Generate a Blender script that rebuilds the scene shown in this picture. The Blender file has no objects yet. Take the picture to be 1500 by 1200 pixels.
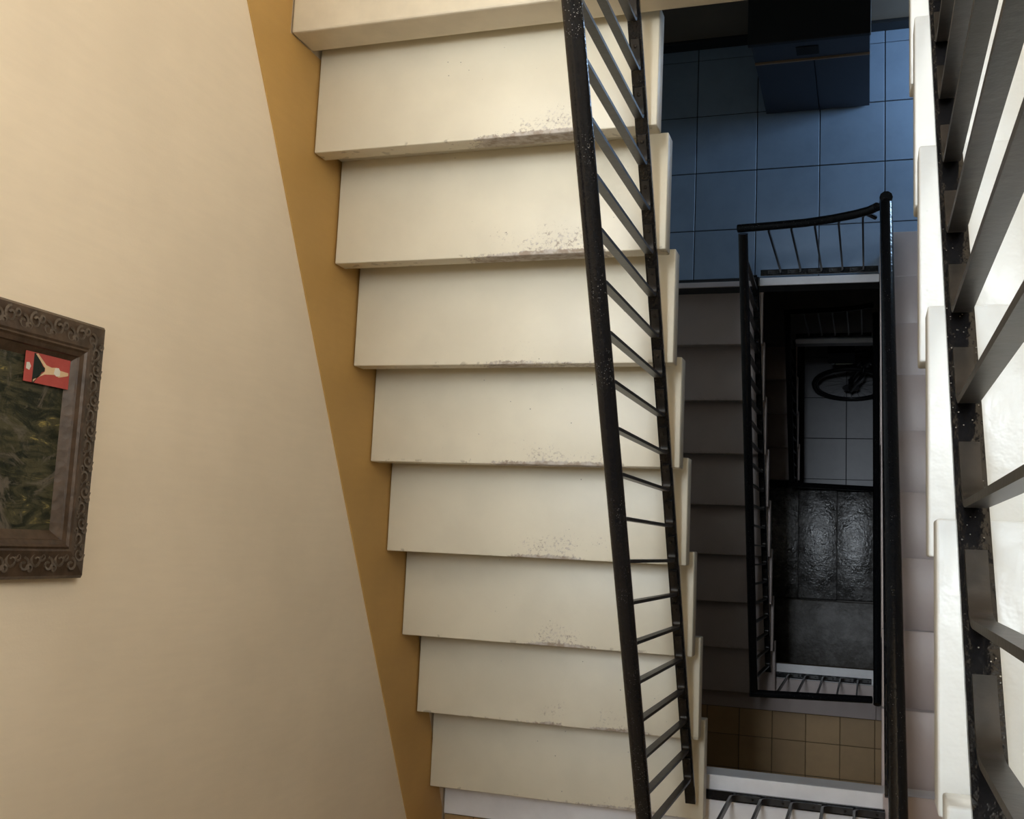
import bpy, bmesh, math, random
from mathutils import Vector, Matrix
random.seed(7)
S = bpy.context.scene
COL = S.collection

# ------------------------------------------------------------------ camera
cd = bpy.data.cameras.new('camera'); cam = bpy.data.objects.new('camera', cd); COL.objects.link(cam)
cam.location = (1.4726, -1.3266, 2.3402)
cam.rotation_euler = (0.14005, 0.32120, 0.04796)
cd.sensor_width = 36.0; cd.lens = 36.0 * 1547.1 / 1500.0; cd.clip_start = 0.02; cd.clip_end = 60
S.camera = cam
# ------------------------------------------------------------------ world, light, exposure
W = bpy.data.worlds.new('world'); S.world = W; W.use_nodes = True
bg = W.node_tree.nodes['Background']; bg.inputs[0].default_value = (0.62, 0.74, 0.95, 1); bg.inputs[1].default_value = 1.0
SKY = (0.62, 1.40, -1.25, 0.80)          # skylight opening; unseen shaft added to narrow its light: x0, x1, y0, y1
ZF1L = -2.9804
ZC, ZS = 3.40, 7.40                      # ceiling height, top of the shaft
def area(name, loc, size, energy, color, rot=(0, 0, 0)):
    l = bpy.data.lights.new(name, 'AREA'); l.shape = 'RECTANGLE'; l.size, l.size_y = size; l.energy = energy; l.color = color
    o = bpy.data.objects.new(name, l); COL.objects.link(o); o.location = loc; o.rotation_euler = rot; return o
area('skylight_daylight', ((SKY[0]+SKY[1])/2, (SKY[2]+SKY[3])/2, ZS-.02), (SKY[1]-SKY[0]-0.06, SKY[3]-SKY[2]-0.06), 270, (0.90, 1.0, 1.10))
area('window_daylight', (2.60, .15, 2.35), (1.22, 1.42), 52, (1.0, .95, .84), (0, math.radians(90), 0))
area('added_floor_light', (2.60, 1.06, ZF1L+.45), (.66, .38), 27.0, (.46, .69, 1.0), (0, math.radians(90), 0))  # unseen low window, added to light the blue-grey tiled floor
S.view_settings.view_transform = 'Standard'; S.view_settings.look = 'None'
S.view_settings.exposure = 0.0; S.view_settings.gamma = 1.0; S.view_settings.use_curve_mapping = False

# ------------------------------------------------------------------ materials
class G:
    def __init__(s, name):
        s.m = bpy.data.materials.new(name); s.m.use_nodes = True; s.t = s.m.node_tree
        s.b = s.t.nodes['Principled BSDF']; s.geo = s.t.nodes.new('ShaderNodeNewGeometry'); s.tc = s.t.nodes.new('ShaderNodeTexCoord')
        s.info = s.t.nodes.new('ShaderNodeObjectInfo')
    def put(s, inp, v):
        if isinstance(v, bpy.types.NodeSocket): s.t.links.new(v, inp)
        elif isinstance(v, (tuple, list)) and len(v) == 3 and inp.type == 'RGBA': inp.default_value = (*v, 1)
        else: inp.default_value = v
    def math(s, op, a, b=0.0, clamp=False):
        n = s.t.nodes.new('ShaderNodeMath'); n.operation = op; n.use_clamp = clamp; s.put(n.inputs[0], a); s.put(n.inputs[1], b); return n.outputs[0]
    def noise(s, scale, detail=3, rough=.55, vec=None, dist=0):
        n = s.t.nodes.new('ShaderNodeTexNoise'); n.inputs['Scale'].default_value = scale; n.inputs['Detail'].default_value = detail
        n.inputs['Roughness'].default_value = rough; n.inputs['Distortion'].default_value = dist
        s.t.links.new(vec or s.geo.outputs['Position'], n.inputs['Vector']); return n.outputs[0]
    def vor(s, scale, vec=None):
        n = s.t.nodes.new('ShaderNodeTexVoronoi'); n.inputs['Scale'].default_value = scale
        s.t.links.new(vec or s.geo.outputs['Position'], n.inputs['Vector']); return n.outputs
    def ramp(s, v, a, b, lo=0., hi=1.):
        n = s.t.nodes.new('ShaderNodeMapRange'); n.interpolation_type = 'SMOOTHSTEP'; s.put(n.inputs[0], v)
        for i, q in zip((1, 2, 3, 4), (a, b, lo, hi)): n.inputs[i].default_value = q
        return n.outputs[0]
    def mix(s, f, a, b):
        n = s.t.nodes.new('ShaderNodeMix'); n.data_type = 'RGBA'; s.put(n.inputs[0], f); s.put(n.inputs[6], a); s.put(n.inputs[7], b); return n.outputs[2]
    def xyz(s, vec):
        n = s.t.nodes.new('ShaderNodeSeparateXYZ'); s.t.links.new(vec, n.inputs[0]); return n.outputs
    def mapv(s, vec, scale):
        n = s.t.nodes.new('ShaderNodeMapping'); n.inputs['Scale'].default_value = scale; s.t.links.new(vec, n.inputs[0]); return n.outputs[0]
    def bump(s, h, strength=.2, dist=.002):
        n = s.t.nodes.new('ShaderNodeBump'); n.inputs['Strength'].default_value = strength; n.inputs['Distance'].default_value = dist
        s.put(n.inputs['Height'], h); s.t.links.new(n.outputs[0], s.b.inputs['Normal'])
    def done(s, col, rough=.5, spec=.5, metal=0.):
        s.put(s.b.inputs['Base Color'], col); s.put(s.b.inputs['Roughness'], rough)
        s.b.inputs['Specular IOR Level'].default_value = spec; s.b.inputs['Metallic'].default_value = metal; return s.m

def plain(name, col, rough=.5, spec=.5, metal=0., var=.06, vscale=9, bump=0., bscale=60):
    g = G(name); n = g.noise(vscale, 4)
    c = g.mix(g.ramp(n, .3, .7), tuple(x*(1-var) for x in col), tuple(min(1, x*(1+var)) for x in col))
    if bump: g.bump(g.noise(bscale, 3), bump, .002)
    return g.done(c, rough, spec, metal)

def tread_paint(name, col, wear_amt, rough, bump):
    g = G(name); P = g.xyz(g.tc.outputs['Object'])
    base = g.mix(g.ramp(g.noise(4, 4), .3, .7), tuple(x*.95 for x in col), tuple(min(1, x*1.04) for x in col))
    yy = g.math('ABSOLUTE', P[1])
    edge = g.ramp(yy, .03, .0)
    xm = g.math('MULTIPLY', g.ramp(P[0], .22, .52), g.ramp(P[0], .93, .74))
    fine = g.noise(110, 6, .75); big = g.noise(3.2, 3)
    zone = g.math('MULTIPLY', g.math('MAXIMUM', g.math('MULTIPLY', edge, .85), g.ramp(yy, .20, .03, 0, .50)), xm)
    thr = g.math('ADD', g.math('MULTIPLY', zone, g.ramp(big, .34, .60, .45, 1)), g.math('MULTIPLY', fine, 1.0))
    wear = g.ramp(thr, .97, 1.13, 0, wear_amt*.85)
    v = g.vor(32); rnd = g.xyz(v['Color'])[0]
    dots = g.math('MULTIPLY', g.ramp(v['Distance'], .070, .035), g.ramp(rnd, .55, .57))
    dots = g.math('MULTIPLY', dots, g.math('ADD', g.math('MULTIPLY', xm, .8*wear_amt), .1))
    chip = g.math('MULTIPLY', g.ramp(yy, .012, .004), g.ramp(g.noise(30, 2), .62, .67))
    c = g.mix(wear, base, g.mix(g.ramp(g.noise(40, 3), .35, .65), (.26, .19, .14), (.50, .45, .41)))
    c = g.mix(dots, c, (.10, .085, .07))
    c = g.mix(g.math('MULTIPLY', chip, .55*wear_amt), c, (.30, .25, .17))
    h = g.math('SUBTRACT', g.math('ADD', g.noise(35, 3), g.math('MULTIPLY', g.noise(9, 2), .6)), g.math('MULTIPLY', wear, .4))
    g.bump(h, bump, .003)
    return g.done(c, g.ramp(wear, 0, 1, rough, .7), .42)

M = {}
M['tread'] = tread_paint('cream_stair_paint', (.72, .655, .515), 1.0, .42, .16)
M['tread_gloss'] = tread_paint('glossy_white_stair_paint', (.71, .745, .76), .10, .26, .42)
M['tread_low'] = tread_paint('shaded_worn_white_stair_paint', (.55, .455, .42), .35, .36, .25)  # same white paint, its colour darkened for the dim lower flights
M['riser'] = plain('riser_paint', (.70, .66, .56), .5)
M['riser_low'] = plain('lower_riser_paint', (.42, .37, .33), .5)  # riser paint again, darkened in colour for the dim lower flights
M['white'] = plain('white_edge_paint', (.88, .85, .85), .28, bump=.5, bscale=28, var=.05)
def wallmat(name, col, var, sc):
    g = G(name); c = g.mix(g.ramp(g.noise(sc, 4, .6), .25, .75), tuple(x*(1-var) for x in col), tuple(x*(1+var) for x in col))
    st = g.noise(1, 3, .6, g.mapv(g.geo.outputs['Position'], (20, 60, 8)))
    c = g.mix(g.ramp(st, .3, .7, 0, .12), c, tuple(x*.82 for x in col))
    g.bump(g.math('ADD', g.noise(160, 3), g.math('MULTIPLY', g.noise(6, 2), 1.2)), .12, .002); return g.done(c, .62, .35)
M['wall'] = wallmat('cream_wall_paint', (.88, .745, .57), .05, 2.2)
M['ochre'] = wallmat('ochre_dado_paint', (.56, .335, .105), .06, 3.5)
M['wall_cool'] = wallmat('off_white_wall_paint', (.62, .58, .50), .05, 2)
M['wall_dark'] = wallmat('unlit_darkened_wall_paint', (.16, .125, .09), .1, 3)  # wall colour darkened to stand in for the unlit lower wall
M['ceil'] = plain('ceiling_paint', (.78, .77, .73), .7)
M['fascia'] = plain('fascia_paint', (.66, .58, .44), .5)
def iron(name, speck):
    g = G(name); v = g.vor(330); rnd = g.xyz(v['Color'])[1]
    d = g.math('MULTIPLY', g.ramp(v['Distance'], .34, .20), g.ramp(rnd, 1-speck, 1-speck+.01))
    d = g.math('MULTIPLY', d, g.ramp(g.noise(7, 2), .40, .70, 0, .75))
    c = g.mix(d, g.mix(g.noise(20, 3), (.005, .005, .006), (.010, .010, .011)), (.55, .52, .47))
    g.bump(g.math('ADD', g.noise(45, 3), g.math('MULTIPLY', g.noise(140, 2), .3)), .6, .003); return g.done(c, .17, .38)
M['iron'] = iron('black_gloss_iron_paint', .05)
M['iron_speck'] = iron('dusty_black_handrail_paint', .22)
g = G('bar_brown_black_paint'); c = g.mix(g.ramp(g.noise(18, 4), .35, .7), (.009, .008, .007), (.026, .021, .018)); g.bump(g.noise(60, 3), .25, .002)
M['bar'] = g.done(c, .38, .5)
M['joint'] = plain('tile_joint', (.05, .05, .055), .8)
M['joint_brown'] = plain('brown_tile_joint', (.17, .11, .055), .8)
def tilemat(name, col, var, rough, bump=.1):
    g = G(name); r = g.info.outputs['Random']
    c = g.mix(r, tuple(x*(1-var) for x in col), tuple(x*(1+var) for x in col))
    c = g.mix(g.ramp(g.noise(5, 5, .65), .35, .75, 0, .35), c, tuple(x*.62 for x in col))
    g.bump(g.noise(25, 3), bump, .002); return g.done(c, rough, .5)
M['tile_blue'] = tilemat('blue_grey_floor_tile', (.24, .31, .40), .05, .42)
M['tile_ochre'] = tilemat('ochre_floor_tile', (.46, .29, .13), .10, .45)
M['tile_grey'] = tilemat('grey_floor_tile', (.30, .30, .32), .05, .4)
g = G('old_glossy_board_paint')
n1 = g.noise(9, 6, .7); c = g.mix(g.ramp(n1, .35, .68), (.055, .050, .046), (.20, .19, .18)); c = g.mix(g.ramp(g.noise(26, 4, .7), .6, .72), c, (.02, .018, .016))
g.bump(g.math('ADD', g.noise(22, 4, .6), g.math('MULTIPLY', g.noise(70, 3), .4)), .9, .006)
M['oldboard'] = g.done(c, g.ramp(n1, .3, .7, .14, .34), .7)
g = G('stained_rear_wall'); n1 = g.noise(7, 6, .75); c = g.mix(g.ramp(n1, .4, .66), (.07, .058, .045), (.20, .18, .165)); g.bump(g.noise(30, 4), .6, .005)
M['oldwall'] = g.done(c, .45, .5)
M['cab'] = plain('dark_blue_cabinet_lacquer', (.018, .019, .030), .4)
M['cabtop'] = plain('black_cabinet_top', (.008, .008, .009), .6)
M['orange'] = plain('worn_wood_edge', (.30, .20, .12), .5)
M['black'] = plain('recess_shade_black', (.004, .004, .004), .8)  # black stands in for the shade inside the handle recess
M['rubber'] = plain('tyre_rubber', (.010, .010, .011), .6)
M['bikeframe'] = plain('black_bicycle_paint', (.012, .012, .014), .3)
M['chrome'] = plain('dull_chrome', (.45, .45, .47), .3, metal=1.)
M['lens'] = plain('lamp_lens', (.85, .9, .95), .08)  # white base colour stands in for the headlamp's glint
M['reflect'] = plain('pale_green_plastic', (.28, .30, .20), .3)
M['glass'] = plain('skylight_glass', (.8, .9, 1), .1)
g = G('carved_dark_wood'); v = g.vor(75); c = g.mix(g.ramp(g.noise(30, 4), .3, .7), (.042, .024, .013), (.082, .050, .030)); g.bump(g.math('ADD', v['Distance'], g.noise(60, 3)), .18, .003)
M['carved'] = g.done(c, .42, .5)
g = G('plain_dark_wood'); c = g.mix(g.noise(1, 4, .6, g.mapv(g.geo.outputs['Position'], (30, 30, 4))), (.052, .026, .012), (.095, .052, .026)); g.bump(g.noise(50, 2), .2, .002)
M['wood'] = g.done(c, .4, .5)
M['relief'] = plain('raised_carving', (.105, .080, .060), .4, var=.2, vscale=40)
g = G('dark_oil_landscape')
P = g.geo.outputs['Position']; st = g.noise(1, 5, .65, g.mapv(P, (10, 34, 11)), 1.6); bl = g.noise(9, 5, .7, None, 1.2); sm = g.noise(42, 4, .6, None, .8)
c = g.mix(g.ramp(st, .38, .62), (.014, .017, .010), (.075, .068, .036))
c = g.mix(g.ramp(bl, .52, .62), c, (.125, .105, .082))
c = g.mix(g.math('MULTIPLY', g.ramp(st, .58, .66), g.ramp(bl, .50, .42)), c, (.30, .235, .075))
c = g.mix(g.ramp(sm, .55, .68, 0, .7), c, (.012, .016, .012))
c = g.mix(g.math('MULTIPLY', g.ramp(bl, .64, .70), g.ramp(sm, .5, .6)), c, (.30, .21, .11))
g.bump(g.math('ADD', sm, st), .5, .002)
M['canvas'] = g.done(c, .38, .5)
g = G('red_card_print'); z = g.xyz(g.geo.outputs['Position'])[2]; c = g.mix(g.noise(60, 3), (.40, .060, .050), (.52, .10, .085)); M['card'] = g.done(c, .35, .5)
M['skin'] = plain('printed_skin', (.70, .50, .30), .4); M['pdark'] = plain('printed_dark', (.012, .02, .016), .4); M['pwhite'] = plain('printed_white', (.72, .68, .60), .4)
M['frost'] = plain('white_enamel', (.8, .8, .78), .3)

# ------------------------------------------------------------------ helpers
def link(o, parent=None):
    COL.objects.link(o)
    if parent: o.parent = parent
    return o
def worldloc(o):
    v = Vector((0, 0, 0))
    while o: v += o.location; o = o.parent
    return v
def mesh(name, bm, mat, parent=None, smooth=False):
    """bm is in world coordinates; shifted into the parent's space."""
    if parent: bmesh.ops.translate(bm, verts=bm.verts, vec=-worldloc(parent))
    bmesh.ops.recalc_face_normals(bm, faces=bm.faces)
    me = bpy.data.meshes.new(name); bm.to_mesh(me); bm.free()
    if mat: me.materials.append(mat)
    if smooth:
        for p in me.polygons: p.use_smooth = True
        if smooth != True: me.set_sharp_from_angle(angle=math.radians(smooth))
    return link(bpy.data.objects.new(name, me), parent)
def empty(name, loc, label, cat, group=None):
    o = bpy.data.objects.new(name, None); o.location = loc; o.empty_display_size = .1; COL.objects.link(o)
    o['label'] = label; o['category'] = cat
    if group: o['group'] = group
    return o
def box(bm, x0, x1, y0, y1, z0, z1, bev=0, seg=2):
    r = bmesh.ops.create_cube(bm, size=1)
    for v in r['verts']: v.co = Vector((x0+(v.co.x+.5)*(x1-x0), y0+(v.co.y+.5)*(y1-y0), z0+(v.co.z+.5)*(z1-z0)))
    if bev:
        es = list({e for v in r['verts'] for e in v.link_edges})
        bmesh.ops.bevel(bm, geom=es, offset=bev, segments=seg, affect='EDGES', profile=.5)
    return bm
def B(*a, **k): return box(bmesh.new(), *a, **k)
def prism(bm, pts, axis, a, b):
    """extrude 2D polygon along axis ('x': pts are (y,z); 'y': (x,z); 'z': (x,y))"""
    f = {'x': lambda p, t: (t, p[0], p[1]), 'y': lambda p, t: (p[0], t, p[1]), 'z': lambda p, t: (p[0], p[1], t)}[axis]
    A = [bm.verts.new(f(p, a)) for p in pts]; C = [bm.verts.new(f(p, b)) for p in pts]; n = len(pts)
    bm.faces.new(A); bm.faces.new(C[::-1])
    for i in range(n): bm.faces.new((A[i], A[(i+1) % n], C[(i+1) % n], C[i]))
    return bm
def sweep(bm, path, section, side=None, closed=False):
    """sweep a closed 2D section [(a,b)] along a path; 'side' fixes the a axis."""
    path = [Vector(p) for p in path]; rings = []; n = len(path); prev = None
    for i, p in enumerate(path):
        if closed: t = (path[(i+1) % n]-path[i-1]).normalized()
        else: t = (path[min(i+1, n-1)]-path[max(i-1, 0)]).normalized()
        if side: a = Vector(side)
        elif prev: a = prev
        else: a = Vector((0, 0, 1)).cross(t) if abs(t.z) < .9 else Vector((1, 0, 0))
        a = (a-t*a.dot(t)).normalized(); b = t.cross(a); prev = a
        rings.append([bm.verts.new(p+a*u+b*v) for u, v in section])
    m = len(section)
    for i in range(n if closed else n-1):
        r, q = rings[i], rings[(i+1) % n]
        for j in range(m): bm.faces.new((r[j], r[(j+1) % m], q[(j+1) % m], q[j]))
    if not closed: bm.faces.new(rings[0][::-1]); bm.faces.new(rings[-1])
    return bm
def circ(r, n=12, ry=None): return [(r*math.cos(2*math.pi*i/n), (ry or r)*math.sin(2*math.pi*i/n)) for i in range(n)]
def rect(a, b): return [(-a/2, -b/2), (a/2, -b/2), (a/2, b/2), (-a/2, b/2)]
def tube(path, r, n=10, bm=None, closed=False): return sweep(bm or bmesh.new(), path, circ(r, n), closed=closed)
def struct(name, bm, mat, smooth=False):
    o = mesh(name, bm, mat, None, smooth); o['kind'] = 'structure'; return o
def inst(name, me, loc, parent, rot=None, scale=None):
    o = bpy.data.objects.new(name, me); COL.objects.link(o); o.parent = parent
    o.location = Vector(loc)-worldloc(parent) if parent else loc
    if rot: o.rotation_euler = rot
    if scale: o.scale = scale
    return o

# ------------------------------------------------------------------ dimensions (metres; y runs along the flights)
XR, YF, YB, ZG = 2.52, 1.32, -3.15, -7.97
ZM0, ZF1, ZM1, ZF2 = -1.4175, -2.9804, -4.3811, -5.9411
ZTOP = 1.56

# ------------------------------------------------------------------ shell
struct('wall_left', B(-.12, 0, YB-.12, YF+.12, ZG-.1, ZC), M['wall'])
WINS = [(-.60, .90, 1.70, 3.00), (.86, 1.26, ZF1+.10, ZF1+.80)]      # right wall openings, second added for its light: y0, y1, z0, z1
bm = bmesh.new()
zs = sorted({ZG-.1, ZC} | {w[2] for w in WINS} | {w[3] for w in WINS})
for a, b in zip(zs, zs[1:]):
    w = [q for q in WINS if q[2] <= a and q[3] >= b]
    if w: box(bm, XR, XR+.12, YB-.12, w[0][0], a, b); box(bm, XR, XR+.12, w[0][1], YF+.12, a, b)
    else: box(bm, XR, XR+.12, YB-.12, YF+.12, a, b)
struct('wall_right', bm, M['wall_cool'])
for i, (a, b, c, d) in enumerate(WINS):
    win = struct('window_%d' % (i+2), B(XR+.02, XR+.07, a, b, c, c+.04), M['frost'])
    mesh('window_frame', B(XR+.02, XR+.07, a, b, d-.04, d), M['frost'], win)
    for y in (a, b-.04): mesh('window_frame', B(XR+.02, XR+.07, y, y+.04, c+.04, d-.04), M['frost'], win)
struct('wall_front', B(0, XR, YF, YF+.12, -.115, ZC), M['wall'])
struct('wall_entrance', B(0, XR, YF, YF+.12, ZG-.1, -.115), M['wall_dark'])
struct('wall_back', B(0, XR, YB-.12, YB, ZM1-.14, ZC), M['wall'])
struct('wall_rear', B(0, XR, -2.52, -2.40, ZG-.1, ZM1-.15), M['oldwall'])
bm = bmesh.new()
box(bm, 0, SKY[0], YB, YF, ZC-.10, ZC); box(bm, SKY[1], XR, YB, YF, ZC-.10, ZC)
box(bm, SKY[0], SKY[1], YB, SKY[2], ZC-.10, ZC); box(bm, SKY[0], SKY[1], SKY[3], YF, ZC-.10, ZC)
struct('ceiling', bm, M['ceil'])
x0, x1, y0, y1 = SKY
bm = bmesh.new()
box(bm, x0-.10, x0, y0-.10, y1+.10, ZC, ZS); box(bm, x1, x1+.10, y0-.10, y1+.10, ZC, ZS); box(bm, x0, x1, y0-.10, y0, ZC, ZS); box(bm, x0, x1, y1, y1+.10, ZC, ZS)
struct('wall_added_shaft', bm, M['ceil'])  # unseen shaft, added deep to keep skylight off the left treads
win = struct('window_1', B(x0-.10, x1+.10, y0-.10, y0+.02, ZS+.01, ZS+.09), M['frost'])
mesh('window_frame', B(x0-.10, x1+.10, y1-.02, y1+.10, ZS+.01, ZS+.09), M['frost'], win)
for x in (x0-.10, x1-.02): mesh('window_frame', B(x, x+.12, y0+.02, y1-.02, ZS+.01, ZS+.09), M['frost'], win)
# ochre painted dado following the upper flight
top = lambda y: .215+.5735*y
bm = prism(bmesh.new(), [(1.30, .215), (0, .215), (-.288, .046), (-1.18, -.462), (-1.72, -.772), (-2.271, -1.087), (-2.35, -1.13), (-3.14, -1.13), (-3.14, -1.40), (-2.30, -1.40), (0, -.30), (0, .002), (1.30, .002)], 'x', .0, .004)
struct('trim_1', bm, M['ochre'])
struct('baseboard_front', B(.0, XR, YF-.018, YF, ZF1, ZF1+.09, bev=.003), M['cabtop'])

# ------------------------------------------------------------------ floors with tiles
def slab(name, x0, x1, y0, y1, z, th, mat): return struct(name, B(x0, x1, y0, y1, z-th, z, bev=.006), mat)
def tiles(floor, x0, x1, y0, y1, z, s, ox, oy, mat, gap=.004, th=.006):
    bm = box(bmesh.new(), gap/2, s-gap/2, gap/2, s-gap/2, 0, th, bev=.0015, seg=1); bmesh.ops.recalc_face_normals(bm, faces=bm.faces)
    me = bpy.data.meshes.new('tile'); bm.to_mesh(me); bm.free(); me.materials.append(mat)
    i0 = math.floor((x0-ox)/s); j0 = math.floor((y0-oy)/s)
    for i in range(i0, math.ceil((x1-ox)/s)):
        for j in range(j0, math.ceil((y1-oy)/s)):
            a, b, c, d = max(ox+i*s, x0), min(ox+(i+1)*s, x1), max(oy+j*s, y0), min(oy+(j+1)*s, y1)
            if b-a < .012 or d-c < .012: continue
            o = inst('tile', me, (a, c, z), floor, scale=((b-a)/s, (d-c)/s, 1))
F0 = slab('floor', .005, XR, 0, YF, 0, .115, M['fascia'])
M0 = slab('floor.001', .005, XR, YB, -2.085, ZM0-.006, .14, M['joint_brown'])
mesh('edge_border', B(.005, 1.525, -2.322, -2.080, ZM0-.006, ZM0+.002, bev=.002), M['white'], M0)
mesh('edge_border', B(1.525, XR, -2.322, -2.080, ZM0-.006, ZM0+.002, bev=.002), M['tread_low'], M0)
mesh('edge_fascia', B(.005, XR, -2.085, -2.080, ZM0-.13, ZM0-.006), M['white'], M0)
tiles(M0, .006, XR, YB, -2.324, ZM0-.006, .2, .12, -2.324-2.0, M['tile_ochre'])
F1 = slab('floor.002', .005, XR, .016, YF, ZF1-.006, .15, M['joint'])
mesh('edge_border', B(.955, 1.525, .012, .052, ZF1-.006, ZF1+.006, bev=.003), M['white'], F1)
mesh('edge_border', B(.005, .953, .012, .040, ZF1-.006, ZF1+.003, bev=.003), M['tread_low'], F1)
tiles(F1, .005, XR, .054, YF, ZF1-.006, .31, .93, .313, M['tile_blue'], gap=.005)
M1 = slab('floor.003', .005, XR, YB, -1.986, ZM1-.006, .14, M['joint_brown'])
mesh('edge_border', B(.005, 1.525, -2.068, -1.980, ZM1-.006, ZM1+.003, bev=.002), M['white'], M1)
mesh('edge_border', B(.005, 1.525, -2.262, -2.069, ZM1-.006, ZM1+.002, bev=.002), M['tread_low'], M1)
mesh('edge_border', B(1.527, XR, -2.262, -1.980, ZM1-.006, ZM1+.002, bev=.002), M['tread_low'], M1)
tiles(M1, .006, XR, YB, -2.264, ZM1-.006, .195, .935, -2.425-1.95, M['tile_ochre'])
F2 = slab('floor.004', .005, XR, .295, YF, ZF2-.004, .15, M['tile_grey'])
mesh('edge_border', B(.945, 1.525, .290, .325, ZF2-.004, ZF2+.006, bev=.003), M['white'], F2)
FG = slab('floor.005', 0, XR, -2.40, YF, ZG-.006, .09, M['joint'])
tiles(FG, .90, XR, -.76, YF, ZG-.006, .386, .90, -.61, M['tile_grey'], gap=.006)
FT = slab('floor.006', .005, XR, YB, -2.095, ZTOP, .14, M['fascia']) 

# ------------------------------------------------------------------ stair flights
def flight(label, x0, x1, ynose, z, d, g, r, n, mt, mr, first=1, th=.062, inset=.05, wallside=-1, slabth=.147):
    """nosings k at y = ynose + d*g*k, z - k*r; treads k = first..n-1; riser k under nosing k"""
    root = empty('stair_flight', ((x0+x1)/2, ynose+d*g*n/2, z-n*r), label, 'staircase')
    ov = .03
    bm = bmesh.new(); dep = g+ov+.014
    if d < 0: box(bm, 0, x1-x0, 0, dep-.001, -th, 0, bev=.003)
    else: box(bm, 0, x1-x0, -dep+.001, 0, -th, 0, bev=.003)
    bmesh.ops.recalc_face_normals(bm, faces=bm.faces)
    tm = bpy.data.meshes.new('tread'); bm.to_mesh(tm); bm.free(); tm.materials.append(mt)
    for p in tm.polygons: p.use_smooth = True
    tm.set_sharp_from_angle(angle=math.radians(50))
    xa, xb = (x0, x1-inset) if wallside < 0 else (x0+inset, x1)
    rm = None
    for k in range(first, n): inst('tread', tm, (x0+random.uniform(-.002, .002), ynose+d*g*k+random.uniform(-.003, .003), z-k*r), root)
    for k in range(0, n):
        y = ynose+d*g*k-d*ov; bt = z-(k+1)*r+.0004; tp = z-k*r-th-.0004
        if k < first: tp = z-k*r-slabth
        if tp-bt < .01: continue
        mesh('riser', B(xa, xb, min(y, y-d*.015), max(y, y-d*.015), bt, tp), mr, root)
    # sloping soffit under the flight
    a, b = ynose+d*g*1.3, ynose+d*g*(n-1.2); zz = lambda y: z-abs(y-ynose)/g*r-r-th-.01
    bm = prism(bmesh.new(), [(a, zz(a)), (b, zz(b)), (b, zz(b)-.06), (a, zz(a)-.06)], 'x', xa+.01, xb-.01)
    mesh('soffit', bm, mr, root)
    return root
GRP = None
flight('cream painted flight with paint-worn nosings beside the ochre dado and framed painting', .009, .972, 0, 0, -1, .2743, .1575, 9, M['tread'], M['riser'], slabth=.116)
flight('bright glossy white flight behind the thick black bars, its tread ends at the stairwell', 1.543, XR-.004, .627-.272*10, ZTOP, 1, .272, .156, 10, M['tread_gloss'], M['riser'], wallside=1)
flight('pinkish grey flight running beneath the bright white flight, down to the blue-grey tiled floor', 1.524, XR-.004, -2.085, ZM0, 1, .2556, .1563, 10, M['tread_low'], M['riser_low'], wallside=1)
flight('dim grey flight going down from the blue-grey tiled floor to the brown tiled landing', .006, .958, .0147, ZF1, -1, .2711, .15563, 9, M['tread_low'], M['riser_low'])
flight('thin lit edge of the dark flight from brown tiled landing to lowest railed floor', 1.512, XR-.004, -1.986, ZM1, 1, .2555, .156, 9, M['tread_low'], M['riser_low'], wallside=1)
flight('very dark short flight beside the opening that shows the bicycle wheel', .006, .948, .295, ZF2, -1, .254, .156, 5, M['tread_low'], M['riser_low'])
# transverse steps at the bottom turn (three boards going down sideways)
w = empty('turning_steps', (1.2, -1.2, ZG), 'three worn glossy grey boards stepping sideways below the brown tiled landing', 'staircase')
for x0, x1, zt in ((.006, .940, -6.72), (.925, 1.240, -6.80), (1.225, 1.528, -6.88), (1.513, XR-.004, -6.96)):
    mesh('tread', B(x0, x1, -1.676, -.772, zt-.05, zt, bev=.010), M['oldboard'], w, 50)
for x, zt in ((.905, -6.80), (1.205, -6.88), (1.495, -6.96)):
    mesh('riser', B(x-.015, x, -1.67, -.80, zt+.001, zt+.029), M['riser_low'], w)
mesh('landing_board', B(.006, XR-.004, -2.39, -1.682, -6.76, -6.69, bev=.008), M['oldwall'], w, 50)
mesh('carcase', B(.02, XR-.02, -2.38, -.81, ZG+.002, -7.02), M['riser_low'], w)

# ------------------------------------------------------------------ iron railings
def baluster(bm, pb, ub, pt, ut, s, L, wx=.020, th=.008, side=(1, 0, 0), rivet=True):
    """flat bar from pb up to pt with bent feet along ub (bottom) and ut (top)"""
    pb, pt, ub, ut = Vector(pb), Vector(pt), Vector(ub).normalized(), Vector(ut).normalized()
    up = (pt-pb).normalized(); R = .034
    path = [pb+ub*s*(L+R), pb+ub*s*R]
    for i in range(1, 5):
        t = i/5; path.append((pb+ub*s*R)*(1-t)**2+pb*2*t*(1-t)+(pb+up*R)*t*t)
    path += [pb+up*R, pt-up*R]
    for i in range(1, 5):
        t = i/5; path.append((pt-up*R)*(1-t)**2+pt*2*t*(1-t)+(pt-ut*s*R)*t*t)
    path += [pt-ut*s*R, pt-ut*s*(L*.45+R)]
    sweep(bm, path, rect(wx, th), side=side)
    if rivet:
        c = pb+ub*s*(L*.6+R)+up*th*.5
        r = bmesh.ops.create_icosphere(bm, subdivisions=1, radius=.0055)
        for v in r['verts']: v.co = v.co+c
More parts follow.
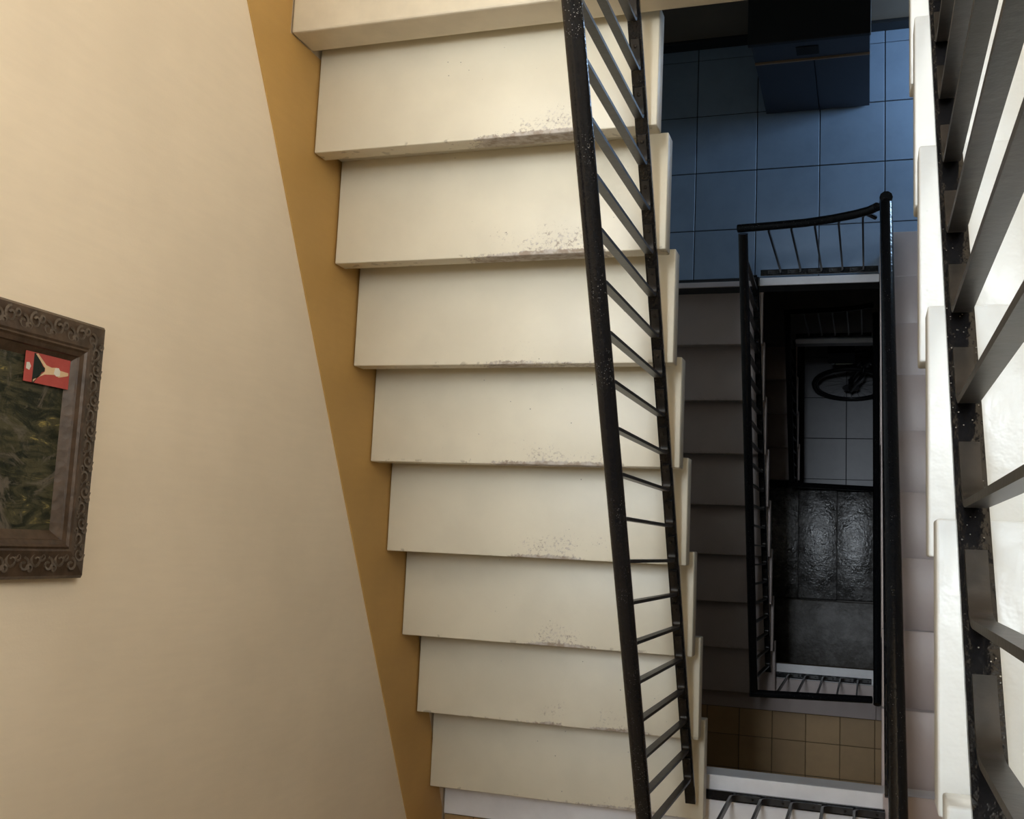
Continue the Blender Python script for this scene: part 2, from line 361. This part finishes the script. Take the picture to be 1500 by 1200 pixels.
def railing(label, bot, topl, ts, rv=True, s=1, L=.045, r=.021, sag=None, bw=.032, curve=None, speck=False, wx=.020, side=None, newel=(), label2=None):
    """bot/topl: end points of bottom bar and handrail centre line; ts: list of params along bot"""
    b0, b1 = Vector(bot[0]), Vector(bot[1])
    root = empty('stair_railing', (b0+b1)/2, label, 'railing')
    tp = [Vector(p) for p in topl]
    ub = (b1-b0).normalized(); hz = Vector((ub.x, ub.y, 0)).normalized(); sd = side or Vector((-hz.y, hz.x, 0))
    def topat(p):
        q = (p-tp[0]).dot(hz)
        for i in range(len(tp)-1):
            a, b = (tp[i]-tp[0]).dot(hz), (tp[i+1]-tp[0]).dot(hz)
            if q <= b or i == len(tp)-2:
                f = (q-a)/(b-a); return tp[i].lerp(tp[i+1], f), (tp[i+1]-tp[i]).normalized()
    mesh('handrail', tube(tp, r, 14), M['iron_speck' if speck else 'iron'], root, 60)
    bm = bmesh.new(); N = 2
    sweep(bm, [b0, b1], rect(bw, .012), side=sd); mesh('bottom_bar', bm, M['iron'], root)
    for t in ts:
        pb = b0.lerp(b1, t)+Vector((0, 0, .011)); pt, ut = topat(pb); pt = pt-Vector((0, 0, r+.004)); pt = Vector((pt.x, pt.y, pt.z))
        bm = bmesh.new(); baluster(bm, pb, ub, pt, ut, s, L, wx=wx, side=sd, rivet=rv)
        mesh('baluster', bm, M['bar'], root, 40)
    for a, b, rr in newel:
        mesh('newel_post', tube([a, b], rr, 10), M['iron'], root, 60)
    return root
def frange(a, b, st):
    o = []; x = a
    while x < b: o.append(x); x += st
    return o
# upper cream flight: s=+1 means bottom feet toward b1; bar feet point upstairs (+y)
Y0, Y1 = .30, -2.125
bot = [(.942, Y0, .046+.5742*Y0), (.942, Y1, .046+.5742*Y1)]
tp = [(.940, Y0, .700+.5568*Y0), (.940, Y1, .700+.5568*Y1)]
ts = [(Y0-y)/(Y0-Y1) for y in [-.285-.0976*i for i in range(-5, 19)]]
railing('black iron railing with round speckled handrail along the cream painted flight', bot, tp, ts, s=-1, r=.0205, speck=True)
# bright white flight next to the camera
Y0, Y1 = -2.08, .30
f = lambda y: .156*(.627-y)/.272
bot = [(1.577, Y0, f(Y0)+.046), (1.577, Y1, f(Y1)+.046)]
tp = [(1.577, Y0, f(Y0)+.86), (1.577, Y1, f(Y1)+.86)]
ys = [-1.500+.1165*i for i in range(-4, 15)]
railing('massive black iron bars on the bright glossy white flight', bot, tp, [(y-Y0)/(Y1-Y0) for y in ys], s=1, r=.021, wx=.021, rv=False)
# landing between them and the pink flight
railing('short black iron railing on the pinkish white edged landing', [(.955, -2.140, ZM0+.022), (1.530, -2.140, ZM0+.022)], [(.920, -2.150, -.50), (1.522, -2.150, -.53)],
        [(x-.955)/.575 for x in (1.045, 1.143, 1.241, 1.339, 1.437)], s=1, L=.06)
# pink flight
f = lambda y: ZM0-.1563/.2556*(y+2.085)
bot = [(1.545, -2.08, f(-2.08)+.046), (1.545, .062, f(.062)+.046)]
tp = [(1.552, -2.125, -.545), (1.539, .075, -1.915)]
railing('black iron railing with thick straight handrail down the pinkish grey flight', bot, tp, [.03+.0465*i for i in range(21)], s=1, r=.024, speck=False,
        newel=[((1.541, .066, -1.93), (1.545, .066, ZF1+.17), .016), ((1.539, .075, -1.955), (1.539, .075, -1.885), .025)])
# blue-grey tiled floor, rail sweeping up to the post
tp = [(.935, .072, -2.190), (.957, .072, -2.186), (1.10, .072, -2.172), (1.22, .072, -2.155), (1.33, .072, -2.120), (1.42, .072, -2.075), (1.475, .072, -2.035), (1.507, .072, -1.99)]
railing('black iron railing with handrail sweeping up to a post on the blue-grey tiled floor', [(.962, .070, ZF1+.030), (1.520, .070, ZF1+.030)], tp,
        [(x-.962)/.558 for x in (1.062, 1.158, 1.257, 1.355, 1.452)], s=-1, r=.018, bw=.03, L=.03, wx=.016, newel=[((1.462, .072, -2.060), (1.500, .072, -2.13), .010)])
# grey flight below
bot = [(.940, .040, ZF1+.070), (.932, -2.005, ZM1+.285)]
tp = [(.956, .052, -2.201), (.921, -2.024, -3.366)]
railing('black iron railing of the dim grey flight between blue-grey floor and brown tiled landing', bot, tp, [.03+.0476*i for i in range(21)], s=-1, r=.021)
railing('short black iron railing on the edge of the brown tiled landing', [(.935, -2.043, ZM1+.026), (1.500, -2.043, ZM1+.026)], [(.900, -2.045, -3.375), (1.499, -2.045, -3.53)],
        [(x-.935)/.565 for x in (1.03, 1.128, 1.228, 1.326, 1.424)], s=1, r=.019, L=.04, wx=.016)
bot = [(1.528, -1.99, ZM1+.04), (1.528, .30, ZF2+.20)]
tp = [(1.526, -2.064, -3.51), (1.524, .320, -5.085)]
railing('dark iron railing hidden under the thick handrail, from brown tiled landing down', bot, tp, [.03+.047*i for i in range(21)], s=1, r=.020)
tp = [(.920, .345, -5.066), (1.15, .345, -5.05), (1.30, .345, -5.03), (1.40, .345, -4.99), (1.50, .345, -4.93)]
railing('dim black iron railing on the dark floor above the bicycle', [(.948, .345, ZF2+.03), (1.500, .345, ZF2+.03)], tp, [(x-.948)/.552 for x in (1.05, 1.145, 1.24, 1.338, 1.432)], s=-1, r=.018, L=.03, wx=.016)
bot = [(.933, .29, ZF2+.05), (.922, -.77, ZF2-.57)]
tp = [(.942, .325, -5.078), (.924, -.766, -6.02)]
railing('dark iron railing of the very dark short flight beside the bicycle opening', bot, tp, [.05+.09*i for i in range(11)], s=-1, r=.021)
railing('glinting low iron railing along the worn grey boards at the bottom turn', [(.936, -.765, -6.66), (1.535, -.765, -6.86)], [(.902, -.788, -6.05), (1.552, -.785, -6.42)],
        [.12, .28, .44, .60, .76, .92], s=1, r=.020, L=.03, wx=.016)

# ------------------------------------------------------------------ cupboard on the blue-grey floor
c = empty('cupboard', (1.23, 1.1, ZF1), 'dark blue two-door cupboard with black top on the blue-grey tiled floor', 'cupboard')
x0, x1, yf, zb = .975, 1.478, .912, ZF1
mesh('body', B(x0, x1, yf+.018, YF-.022, zb, zb+.78), M['cab'], c)
mesh('top', B(x0-.012, x1+.004, yf-.010, YF-.021, zb+.781, zb+.81, bev=.004), M['cabtop'], c)
xm = 1.237
for a, b in ((x0+.001, xm-.002), (xm+.002, x1-.001)):
    mesh('door', B(a, b, yf, yf+.017, zb+.012, zb+.585, bev=.002), M['cab'], c)
mesh('worn_ledge', B(x0, x1, yf-.006, yf+.017, zb+.590, zb+.600), M['orange'], c)
dr = mesh('drawer', B(x0+.001, x1-.001, yf, yf+.017, zb+.606, zb+.778, bev=.002), M['cab'], c)
mesh('handle_recess_shade', B(1.165, 1.262, yf-.003, yf-.0005, zb+.645, zb+.725), M['black'], dr)  # flat black plate on the drawer, painting the recess shade

# ------------------------------------------------------------------ bicycle on the ground floor
lean = math.atan2(.205, .70)
bk = empty('bicycle', (1.33, .139, ZG), 'black bicycle with headlamp standing on the grey tiled ground floor', 'bicycle')
def bp(u, v, w_=0.0):      # u backwards along +x, v up in the bicycle's plane, w sideways
    return Vector((1.33+u, .139+v*math.sin(lean)+w_*math.cos(lean), ZG+v*math.cos(lean)-w_*math.sin(lean)))
def ring(u0, v0, R, r, nseg=40, n=8):
    return tube([bp(u0+R*math.cos(2*math.pi*i/nseg), v0+R*math.sin(2*math.pi*i/nseg)) for i in range(nseg)], r, n, closed=True)
for u0 in (0, 1.03):
    wheel = mesh('tyre', ring(u0, .345, .325, .020), M['rubber'], bk, True)
    mesh('rim', ring(u0, .345, .298, .009, n=6), M['bikeframe'], wheel, True)
    bm = bmesh.new()
    for i in range(24):
        a = 2*math.pi*i/24; sg = .028 if i % 2 else -.028
        tube([bp(u0, .345, sg), bp(u0+.296*math.cos(a), .345+.296*math.sin(a))], .0013, 4, bm)
    mesh('spokes', bm, M['chrome'], wheel)
    mesh('hub', tube([bp(u0, .345, -.05), bp(u0, .345, .05)], .024, 10), M['bikeframe'], wheel, True)
    mesh('brake_disc', tube([bp(u0, .345, -.036), bp(u0, .345, -.033)], .075, 20), M['bikeframe'], wheel, 40)
def bt(name, pts, r, mat='bikeframe', par=bk, n=8): return mesh(name, tube(pts, r, n), M[mat], par, True)
fk = bt('fork', [bp(0, .345, .062), bp(.10, .66, .06), bp(.115, .72, 0)], .016)
bt('fork_blade', [bp(0, .345, -.062), bp(.10, .66, -.06), bp(.115, .72, 0)], .016, par=fk)
bt('frame', [bp(.125, .76), bp(.20, .90)], .024)
bt('frame', [bp(.14, .78), bp(.62, .30)], .020); bt('frame', [bp(.17, .86), bp(.70, .72)], .018)
bt('frame', [bp(.62, .30), bp(.74, .82)], .018); bt('frame', [bp(.62, .30), bp(1.03, .345, .06)], .011); bt('frame', [bp(.62, .30), bp(1.03, .345, -.06)], .011)
bt('frame', [bp(.70, .72), bp(1.03, .345, .06)], .010); bt('frame', [bp(.70, .72), bp(1.03, .345, -.06)], .010)
bt('handlebar_stem', [bp(.19, .90), bp(.215, .99), bp(.17, 1.02)], .017)
hb = bt('handlebar', [bp(.26, 1.00, -.30), bp(.19, 1.02, -.16), bp(.17, 1.02, 0), bp(.19, 1.02, .16), bp(.26, 1.00, .30)], .013)
for sgn in (-1, 1): bt('grip', [bp(.23, 1.008, sgn*.22), bp(.275, .995, sgn*.33)], .018, 'rubber', hb)
sp = bt('seat_post', [bp(.735, .80), bp(.765, .94)], .014)
mesh('saddle', sweep(bmesh.new(), [bp(.60, .965), bp(.70, .97), bp(.80, .965), bp(.88, .97)], [(-.03, -.02), (.03, -.02), (.06, .02), (-.06, .02)], side=bp(0, 0, 1)-bp(0, 0, 0)), M['rubber'], bk, True)
cr = mesh('chainring', tube([bp(.62, .30, .05), bp(.62, .30, .056)], .095, 24), M['bikeframe'], bk, 40)
bt('crank', [bp(.62, .30, .07), bp(.70, .17, .075)], .010, 'chrome', cr); bt('crank', [bp(.62, .30, -.07), bp(.54, .43, -.075)], .010, 'chrome', cr)
for u, v, sg in ((.70, .17, 1), (.54, .43, -1)): mesh('pedal', tube([bp(u, v, sg*.08), bp(u, v, sg*.17)], .022, 6), M['rubber'], bk)
bt('kickstand', [bp(.72, .31, .05), bp(.80, .06, .20)], .009, 'chrome')
bag = mesh('front_bag', sweep(bmesh.new(), [bp(-.07, .90), bp(-.07, 1.10)], rect(.22, .12), side=(1, 0, 0)), M['rubber'], bk)
mesh('bag_strap', sweep(bmesh.new(), [bp(-.12, .888, -.045), bp(.02, .892, -.045)], rect(.035, .020)), M['reflect'], bag)
bt('bag_bracket', [bp(.02, .98), bp(.17, 1.02)], .012)
hl = mesh('headlamp', tube([bp(-.06, .885, -.03), bp(-.135, .88, -.03)], .028, 12), M['bikeframe'], bk, 50)
r_ = bmesh.new(); bmesh.ops.create_icosphere(r_, subdivisions=2, radius=.030)
for v in r_.verts: v.co = v.co+bp(-.140, .885, -.03)
mesh('lamp_lens', r_, M['lens'], hl, True)

# ------------------------------------------------------------------ framed painting on the left wall (bottom edge toward picture right)
PY0, PY1, PZ0, PZ1 = -1.434, -.938, .628, 1.34
pf = empty('framed_painting', (.0, (PY0+PY1)/2, PZ0), 'dark oil landscape in a carved brown wooden frame hanging on the cream wall', 'picture')
mesh('backing', B(.001, .010, PY0+.02, PY1-.02, PZ0+.02, PZ1-.02), M['wood'], pf)
def framebar(i):
    """mitred members; profile: (distance from outer edge, height from wall)"""
    prof = [(0, .002), (0, .020), (.006, .028), (.052, .036), (.056, .034), (.060, .037), (.064, .033), (.072, .030), (.074, .026), (.090, .014), (.090, .002)]
    cor = [(PY0, PZ0), (PY1, PZ0), (PY1, PZ1), (PY0, PZ1)]; inn = [(1, 1), (-1, 1), (-1, -1), (1, -1)]
    a, b = cor[i], cor[(i+1) % 4]; ia, ib = inn[i], inn[(i+1) % 4]
    bm = bmesh.new()
    A = [bm.verts.new((h, a[0]+ia[0]*d, a[1]+ia[1]*d)) for d, h in prof]; C = [bm.verts.new((h, b[0]+ib[0]*d, b[1]+ib[1]*d)) for d, h in prof]
    n = len(prof)
    for j in range(n): bm.faces.new((A[j], A[(j+1) % n], C[(j+1) % n], C[j]))
    bm.faces.new(A); bm.faces.new(C[::-1]); return bm
def scroll(bm, y, z, x, R, a0, sg, turns=1.15, wdt=.0032):
    pts = []
    for i in range(15):
        t = i/14; a = a0+sg*t*turns*2*math.pi; rr = R*(1-.75*t); pts.append((x, y+rr*math.cos(a), z+rr*math.sin(a)))
    sweep(bm, pts, [(-wdt/2, -.001), (wdt/2, -.001), (0, .0035)], side=None)
for i in range(4):
    mb = mesh('frame_member', framebar(i), M['carved'], pf)
    bm = bmesh.new()
    if i in (0, 2):
        zc = PZ0+.031 if i == 0 else PZ1-.031; k = 0; y = PY0+.046
        while y < PY1-.040:
            sg = 1 if k % 2 else -1
            scroll(bm, y, zc+sg*.004, .0335, .0145, math.pi/2*sg, sg); scroll(bm, y+.015, zc-sg*.011, .0335, .0075, 0, -sg); scroll(bm, y+.015, zc+sg*.012, .0340, .006, math.pi, sg)
            y += .030; k += 1
    else:
        yc = PY1-.031 if i == 1 else PY0+.031; k = 0; z = PZ0+.046
        while z < PZ1-.040:
            sg = 1 if k % 2 else -1
            scroll(bm, yc+sg*.004, z, .0335, .0145, 0, sg); scroll(bm, yc-sg*.011, z+.015, .0335, .0075, math.pi/2, -sg)
            z += .030; k += 1
    o = mesh('carving', bm, M['relief'], mb); o['kind'] = 'stuff'
mesh('canvas', B(.0101, .014, PY0+.085, PY1-.085, PZ0+.085, PZ1-.085), M['canvas'], pf)
# red card tucked into the frame's corner
cz0, cz1, cy0, cy1, cx = .712, .826, -1.076, -1.020, .0145
card = empty('postcard', (cx, (cy0+cy1)/2, cz0), 'small red postcard with printed figure tucked into the painting frame corner', 'postcard')
cx = .019
mesh('card', B(cx, cx+.001, cy0, cy1, cz0, cz1), M['card'], card)
def cp(s, t): return (cy0+(cy1-cy0)*s, cz0+(cz1-cz0)*t)     # s across to the right, t upward
def flat(name, pts, mat, lift):
    mesh(name, prism(bmesh.new(), [cp(*q) for q in pts], 'x', cx+.001, cx+.001+lift), M[mat], card)
flat('printed_shape', [(.0, .78), (.30, .66), (.52, .58), (.72, .66), (.98, .76), (.98, .82), (.0, .82)], 'pdark', .0002)
flat('printed_figure', [(.02, .80), (.10, .80), (.34, .56), (.38, .42), (.40, .33), (.34, .24), (.46, .03), (.56, .03), (.58, .22), (.66, .30), (.62, .42), (.66, .54), (.98, .74), (.96, .79), (.66, .62), (.54, .56), (.44, .56), (.30, .66)], 'skin', .0004)
flat('printed_head', [(.44, .57), (.56, .57), (.60, .63), (.56, .70), (.44, .70), (.40, .63)], 'pdark', .0006)
flat('printed_cloth', [(.36, .30), (.44, .36), (.62, .34), (.66, .26), (.56, .22), (.40, .22)], 'pwhite', .0006)
flat('printed_emblem', [(.38, .90), (.52, .87), (.64, .91), (.62, .97), (.42, .97)], 'pwhite', .0004)
